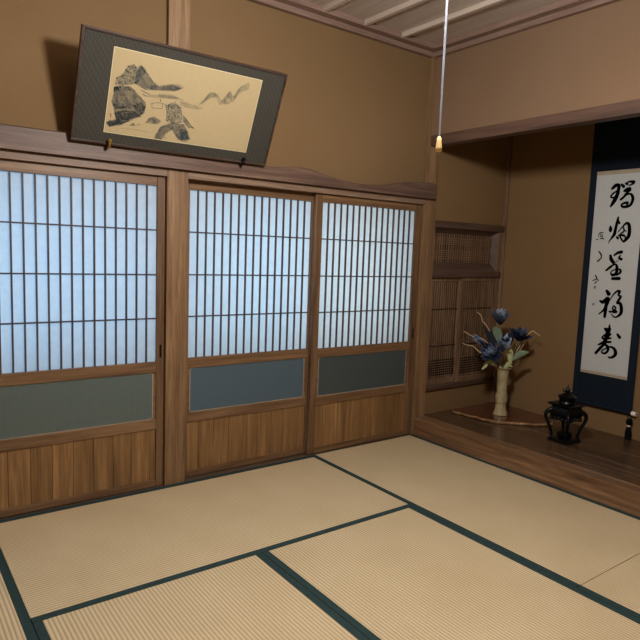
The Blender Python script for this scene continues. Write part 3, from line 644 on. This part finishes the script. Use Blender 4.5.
SV, NV = Vector((.59, -.807, 0)), Vector((.807, .59, 0)); V0 = Vector((VX, VY, 0))
def PT(s, z, d=0.): return V0+SV*s+NV*d+Vector((0, 0, z+.004))
def petal(bm, base, axis, az, length, width, open_, curl, lay, cup=.35):
    """curved petal: leaves the bloom axis by angle open_, bending by curl towards the tip"""
    ax = axis.normalized(); ref = ax.orthogonal().normalized()
    out = (Matrix.Rotation(az, 3, ax) @ ref).normalized(); side = ax.cross(out).normalized()
    N, Mx = 7, 5; rows = []; pos = Vector(base)
    for i in range(N):
        s = i/(N-1); ang = open_+curl*s
        d = ax*math.cos(ang)+out*math.sin(ang); nrm = (out*math.cos(ang)-ax*math.sin(ang))
        if i: pos = pos+d*(length/(N-1))
        wd = width*math.sin(math.pi*min(.97, .12+.80*s))**.8*(1 if s < .85 else .75)
        rows.append([(pos+side*(wd*(j/(Mx-1)-.5))+nrm*(-cup*wd*(1-(2*j/(Mx-1)-1)**2)*.5), s) for j in range(Mx)])
    vs = [[bm.verts.new(c) for c, s in r] for r in rows]
    for i in range(N-1):
        for j in range(Mx-1):
            f = bm.faces.new((vs[i][j], vs[i][j+1], vs[i+1][j+1], vs[i+1][j]))
            for lp in f.loops:
                s = rows[i][0][1] if lp.vert in vs[i] else rows[i+1][0][1]
                lp[lay] = (s, s, s, 1)
def bloom(parent, base, axis, layers, mats):
    for (n, L, Wd, op, cu, nm), mt in zip(layers, mats):
        bm = bmesh.new(); lay = bm.loops.layers.float_color.new('tip')
        n += 3
        for k in range(n):
            petal(bm, base, Vector(axis), 2*math.pi*k/n+random.uniform(-.25, .25)+L*40, L*random.uniform(.82, 1.12), Wd*random.uniform(.6, .85), op+random.uniform(-.12, .12), cu+random.uniform(-.25, .25), lay)
        obj(nm, bm, mt, parent, True)
def leaf(parent, base, tip, width, mt, up=Vector((0, 0, 1)), bend=.02, name='leaf'):
    bm = bmesh.new(); a, b = Vector(base), Vector(tip); d = b-a; sd = d.cross(NV).normalized()
    N = 9; vs = []
    for i in range(N):
        s = i/(N-1); c = a+d*s+up*bend*math.sin(math.pi*s); wd = width*math.sin(math.pi*(s*.96+.02))**.8*.5
        vs.append([bm.verts.new(c+sd*wd*k+NV*(.35*wd*abs(k))) for k in (-1, 0, 1)])
    for i in range(N-1):
        for j in range(2): bm.faces.new((vs[i][j], vs[i][j+1], vs[i+1][j+1], vs[i+1][j]))
    return obj(name, bm, mt, parent, True)
ROOT = .37
def flower(label, stem, rad=.0035):
    t = empty('artificial_flower', PT(stem[0][0], stem[0][1], stem[0][2]), label, 'artificial flower', 'blue artificial flowers in the vase')
    obj('stem', tube(bmesh.new(), spline([PT(*q) for q in stem], 6), rad, 8), STEM, t, True); return t
t = flower('topmost blue flower in the vase, opening straight upwards', [(0., ROOT, 0), (-.01, .50, 0), (-.03, .66, .01), (-.045, .815, .01)])
bloom(t, PT(-.045, .81, .01), (.0, 0, 1), [(7, .125, .072, .80, -.3, 'outer_petals'), (7, .115, .06, .48, -.2, 'inner_petals'), (6, .09, .042, .25, 0, 'centre_petals')], [PETAL, PETAL_P, PETAL_D])
leaf(t, PT(-.03, .66, -.02), PT(-.085, .80, -.05), .062, LEAF); leaf(t, PT(-.02, .60, -.02), PT(.02, .73, -.06), .05, LEAF)
leaf(t, PT(0, .48, -.03), PT(.062, .545, -.06), .03, LEAF2); leaf(t, PT(.01, .49, -.03), PT(.065, .515, -.05), .024, LEAF2)
t = flower('blue flower on the right side of the vase, leaning outwards', [(.015, ROOT, 0), (.03, .50, 0), (.06, .60, 0), (.085, .695, 0)])
bloom(t, PT(.09, .70, .0), SV*.25+Vector((0, 0, 1)), [(8, .125, .062, 1.05, -.3, 'outer_petals'), (7, .105, .055, .6, -.2, 'inner_petals'), (5, .08, .04, .25, 0, 'centre_petals')], [PETAL_D, PETAL, PETAL_D])
leaf(t, PT(.05, .55, -.02), PT(.168, .628, -.03), .045, LEAF); leaf(t, PT(.045, .52, -.02), PT(.035, .655, -.05), .042, LEAF2)
obj('thin_stem', tube(bmesh.new(), spline([PT(.025, .49, .01), (PT(.09, .60, .03)), PT(.135, .68, .05)], 6), .0025, 6), TWIG, t, True)
bloom(t, PT(.035, .665, -.03), -SV*.3+Vector((0, 0, 1)), [(7, .10, .045, .7, -.3, 'lower_petals')], [PETAL_D])
t = flower('dense dark blue flower low on the left of the bunch', [(-.012, ROOT, 0), (-.03, .48, -.02), (-.06, .57, -.05)])
bloom(t, PT(-.072, .585, -.05), SV*-.5-NV*.75+Vector((0, 0, .75)), [(9, .10, .05, 1.2, -.3, 'outer_petals'), (8, .085, .045, .75, -.2, 'inner_petals'), (6, .06, .03, .3, 0, 'centre_petals')], [PETAL_D, PETAL, PETAL_P])
bloom(t, PT(-.02, .63, -.04), SV*.3-NV*.6+Vector((0, 0, 1)), [(8, .115, .048, .75, -.3, 'upper_petals')], [PETAL_P])
leaf(t, PT(-.035, .49, -.02), PT(-.145, .515, -.04), .034, LEAF2, bend=.03); leaf(t, PT(-.11, .52, -.04), PT(-.15, .475, -.04), .022, LEAF2, bend=0.)
t = flower('pale blue flower bud reaching out to the far left of the vase', [(-.018, ROOT, 0), (-.045, .50, 0), (-.10, .60, 0), (-.145, .655, 0)])
bloom(t, PT(-.14, .65, .0), -SV*1.0+Vector((0, 0, .7)), [(6, .105, .046, .42, -.5, 'outer_petals'), (5, .10, .04, .2, -.15, 'inner_petals')], [PETAL_P, PETAL])
bloom(t, PT(-.10, .61, .02), -SV*.8-NV*.4+Vector((0, 0, .4)), [(6, .085, .04, .7, -.3, 'lower_petals')], [PETAL_D])
leaf(t, PT(-.07, .60, 0), PT(-.155, .79, .0), .036, PETAL_D, name='blue_leaf'); leaf(t, PT(-.06, .60, 0), PT(-.11, .775, .02), .04, PETAL_D, name='blue_leaf')
for lb, pts in (('dried twig rising to the upper left above the flower bunch', [(-.005, ROOT, .01), (-.02, .50, .02), (-.05, .60, .05), (-.10, .72, .07), (-.15, .80, .07), (-.168, .815, .07), (-.19, .865, .07), (-.222, .888, .07)]),
                ('dried twig pointing left behind the pale blue bud', [(-.01, ROOT, .015), (-.025, .50, .018), (-.05, .56, .05), (-.13, .66, .08), (-.20, .70, .08), (-.25, .705, .08), (-.306, .735, .08)]),
                ('lowest dried twig stretching far left of the vase', [(-.015, ROOT, -.01), (-.03, .485, -.012), (-.06, .52, -.02), (-.12, .57, -.02), (-.18, .60, -.01), (-.22, .635, -.01), (-.26, .642, -.01), (-.305, .652, -.01)]),
                ('short dried twig sticking out beyond the right blue flower', [(.012, ROOT, .015), (.028, .50, .02), (.06, .57, .05), (.13, .70, .07), (.18, .77, .07), (.21, .76, .07), (.24, .742, .07)])):
    bm = tube(bmesh.new(), spline([PT(*q) for q in pts], 6), [.0046-.0022*i/((len(pts)-1)*6) for i in range((len(pts)-1)*6+1)], 6)
    tag(obj('dried_twig', bm, TWIG, None, True), lb, 'twig', 'dried twigs in the vase')

# ---------------------------------------------------------------- black iron brazier on cabriole legs
BX, BY = .478, -.897
t = burner = empty('incense_burner', (BX, BY, H), 'small black iron incense burner on four curved legs standing on the alcove floor', 'incense burner')
_a = math.radians(-8); bs0, bn0 = Vector((.506, -.863, 0)), Vector((.863, .506, 0))
bs, bn = bs0*math.cos(_a)-bn0*math.sin(_a), bn0*math.cos(_a)+bs0*math.sin(_a); BO = Vector((BX, BY, H))
def BP(s, d, z): return BO+bs*s+bn*d+Vector((0, 0, z))
ring = lambda r, z, rot=0, n=4: [BP(r*math.cos(rot+2*math.pi*k/n), r*math.sin(rot+2*math.pi*k/n), z) for k in range(n)]
def loft(rs):
    bm = bmesh.new(); R_ = [[bm.verts.new(c) for c in r] for r in rs]; n = len(R_[0])
    for a, b in zip(R_, R_[1:]):
        for k in range(n): bm.faces.new((a[k], a[(k+1) % n], b[(k+1) % n], b[k]))
    bm.faces.new(R_[0][::-1]); bm.faces.new(R_[-1]); return bm
obj('base_plate', loft([ring(.104, 0), ring(.110, .004), ring(.110, .012), ring(.100, .018), ring(.095, .020)]), BLACK, t)
for k in range(4):
    c, s = math.cos(k*math.pi/2), math.sin(k*math.pi/2)
    pts = spline([(r*c, r*s, z) for r, z in ((.095, .019), (.084, .026), (.086, .05), (.100, .09), (.120, .128), (.130, .152), (.128, .178), (.108, .196), (.080, .205))], 5)
    obj('leg', tube(bmesh.new(), [BP(q.x, q.y, q.z) for q in pts], [(.013 if i < 4 else .008+.008*(i/len(pts))) for i in range(len(pts))], 10), BLACK, t, True)
bm = loft([ring(.070, .150), ring(.098, .160), ring(.112, .185), ring(.110, .205), ring(.098, .222), ring(.095, .232)])
obj('body', bm, BLACK, t)
bm = bmesh.new(); 
for k in range(4):
    for j in range(5):
        f = (j+.5)/5; a = ring(.104, .157)[k]; b = ring(.104, .157)[(k+1) % 4]; q = a.lerp(b, f)
        bmesh.ops.create_uvsphere(bm, u_segments=8, v_segments=6, radius=.013, matrix=Matrix.Translation(q+Vector((0, 0, -.008*abs(math.cos(f*math.pi))))))
obj('apron_scrolls', bm, BLACK, t, True)
obj('brim', loft([ring(.092, .226), ring(.122, .238), ring(.130, .244), ring(.122, .247), ring(.098, .240), ring(.085, .243)]), BLACK, t)
bm = bmesh.new(); lathe(bm, [(.052, H+.24), (.056, H+.252), (.05, H+.264), (.056, H+.284), (.062, H+.292), (.055, H+.296), (.045, H+.300), (.03, H+.308), (.014, H+.318), (.008, H+.322)], BX, BY, 24)
obj('lid', bm, BLACK, t, True)
bm = bmesh.new(); lathe(bm, [(.008, H+.318), (.014, H+.326), (.018, H+.334), (.012, H+.345), (.005, H+.356), (.0015, H+.372)], BX, BY, 14)
tube(bm, spline([BP(.0, 0, .326), BP(-.02, 0, .322), BP(-.03, 0, .33), BP(-.026, 0, .342)], 4), .004, 6)
tube(bm, spline([BP(.0, 0, .326), BP(.02, 0, .318), BP(.032, 0, .316)], 4), .004, 6)
obj('finial', bm, BLACK, t, True)
bm = bmesh.new(); lathe(bm, [(.03, H+.02), (.045, H+.03), (.052, H+.05), (.04, H+.06), (.03, H+.063)], BX, BY, 20)
obj('ash_dish', bm, BLACK, t, True)

burner.scale = (.94, .94, 1.02)

# ---------------------------------------------------------------- pendant lamp with a pull cord
LX, LY = -1.85, -1.826
t = empty('pendant_lamp', (LX, LY, 2.70), 'ceiling lamp with a long hanging grey pull cord and small wooden knob', 'ceiling lamp')
obj('ceiling_rose', lathe(bmesh.new(), [(.02, 2.655), (.045, 2.662), (.05, 2.700), (.05, 2.702)], LX, LY, 24), LAMPWHITE, t, True)
obj('cable', tube(bmesh.new(), [(LX, LY, 2.66), (LX, LY, 2.44)], .004, 8), LAMPWHITE, t)
obj('lamp_holder', lathe(bmesh.new(), [(.01, 2.445), (.03, 2.44), (.04, 2.42), (.04, 2.40), (.01, 2.395)], LX, LY, 24), LAMPWHITE, t, True)
def glow():
    tt = NT('lit_tube'); e = tt.n.new('ShaderNodeEmission'); e.inputs[0].default_value = (1, .98, .95, 1); e.inputs[1].default_value = 12
    tt.link(e.outputs[0], tt.out.inputs[0]); return tt.m
bm = bmesh.new(); RR = .165; N = 48
vs = [[bm.verts.new((LX+(RR+.013*math.cos(b))*math.cos(a), LY+(RR+.013*math.cos(b))*math.sin(a), 2.37+.013*math.sin(b))) for b in [2*math.pi*j/10 for j in range(10)]] for a in [2*math.pi*k/N for k in range(N)]]
for i in range(N):
    for j in range(10): bm.faces.new((vs[i][j], vs[(i+1) % N][j], vs[(i+1) % N][(j+1) % 10], vs[i][(j+1) % 10]))
obj('ring_tube', bm, glow(), t, True)
for k in range(3):
    a = 2*math.pi*k/3+.4
    obj('tube_bracket', tube(bmesh.new(), [(LX+.035*math.cos(a), LY+.035*math.sin(a), 2.41), (LX+.155*math.cos(a), LY+.155*math.sin(a), 2.378)], .003, 6), LAMPWHITE, t)
pc = obj('pull_cord', tube(bmesh.new(), [(LX, LY, 2.40), (LX, LY, 1.85), (LX, LY, 1.618)], [.0034, .0030, .0024], 8), CORD, t, True)
obj('pull_knob', lathe(bmesh.new(), [(.003, 1.622), (.0055, 1.618), (.0068, 1.608), (.0085, 1.592), (.0092, 1.585), (.0075, 1.581), (.003, 1.580)], LX, LY, 16), KNOB, pc, True)

# ---------------------------------------------------------------- light
def lamp(name, kind, loc, energy, color, **kw):
    l = bpy.data.lights.new(name, kind); l.energy = energy; l.color = color
    for k, v in kw.items(): setattr(l, k, v)
    o = bpy.data.objects.new(name, l); C.objects.link(o); o.location = loc; return o
lamp('room_lamp_light', 'POINT', (LX, LY, 2.27), 150, (1, .97, .93), shadow_soft_size=.11)
for x, e, c in ((-2.35, 3.7, (.34, .66, 1.)), (-1.33, 3.9, (.40, .72, 1.)), (-.46, 3.5, (.68, .90, 1.)), (-3.2, 3.2, (.34, .66, 1.))):
    a = lamp('dusk_light', 'AREA', (x, .36, 1.16), e, c, shape='RECTANGLE', size=.86, size_y=.92)
    a.rotation_euler = (math.radians(-90), 0, 0)
wd = bpy.data.worlds.new('dusk'); bpy.context.scene.world = wd; wd.use_nodes = True
wd.node_tree.nodes['Background'].inputs[0].default_value = (.30, .40, .48, 1); wd.node_tree.nodes['Background'].inputs[1].default_value = .12

# ---------------------------------------------------------------- camera
yaw, pitch, roll = .6401, -.1112, .0371
fw = Vector((math.sin(yaw)*math.cos(pitch), math.cos(yaw)*math.cos(pitch), math.sin(pitch)))
r = Vector((math.cos(yaw), -math.sin(yaw), 0)); u = r.cross(fw); cr, sr = math.cos(roll), math.sin(roll)
r2, u2 = r*cr+u*sr, u*cr-r*sr
cam = bpy.data.cameras.new('camera'); cam.sensor_width = 36; cam.lens = 605.65*36/640; cam.clip_start = .02
co = bpy.data.objects.new('camera', cam); C.objects.link(co)
M = Matrix((r2, u2, -fw)).transposed().to_4x4(); M.translation = Vector((-3.1287, -3.0221, 1.2916)); co.matrix_world = M
bpy.context.scene.camera = co
bpy.context.scene.view_settings.view_transform = 'Standard'
bpy.context.scene.view_settings.look = 'None'
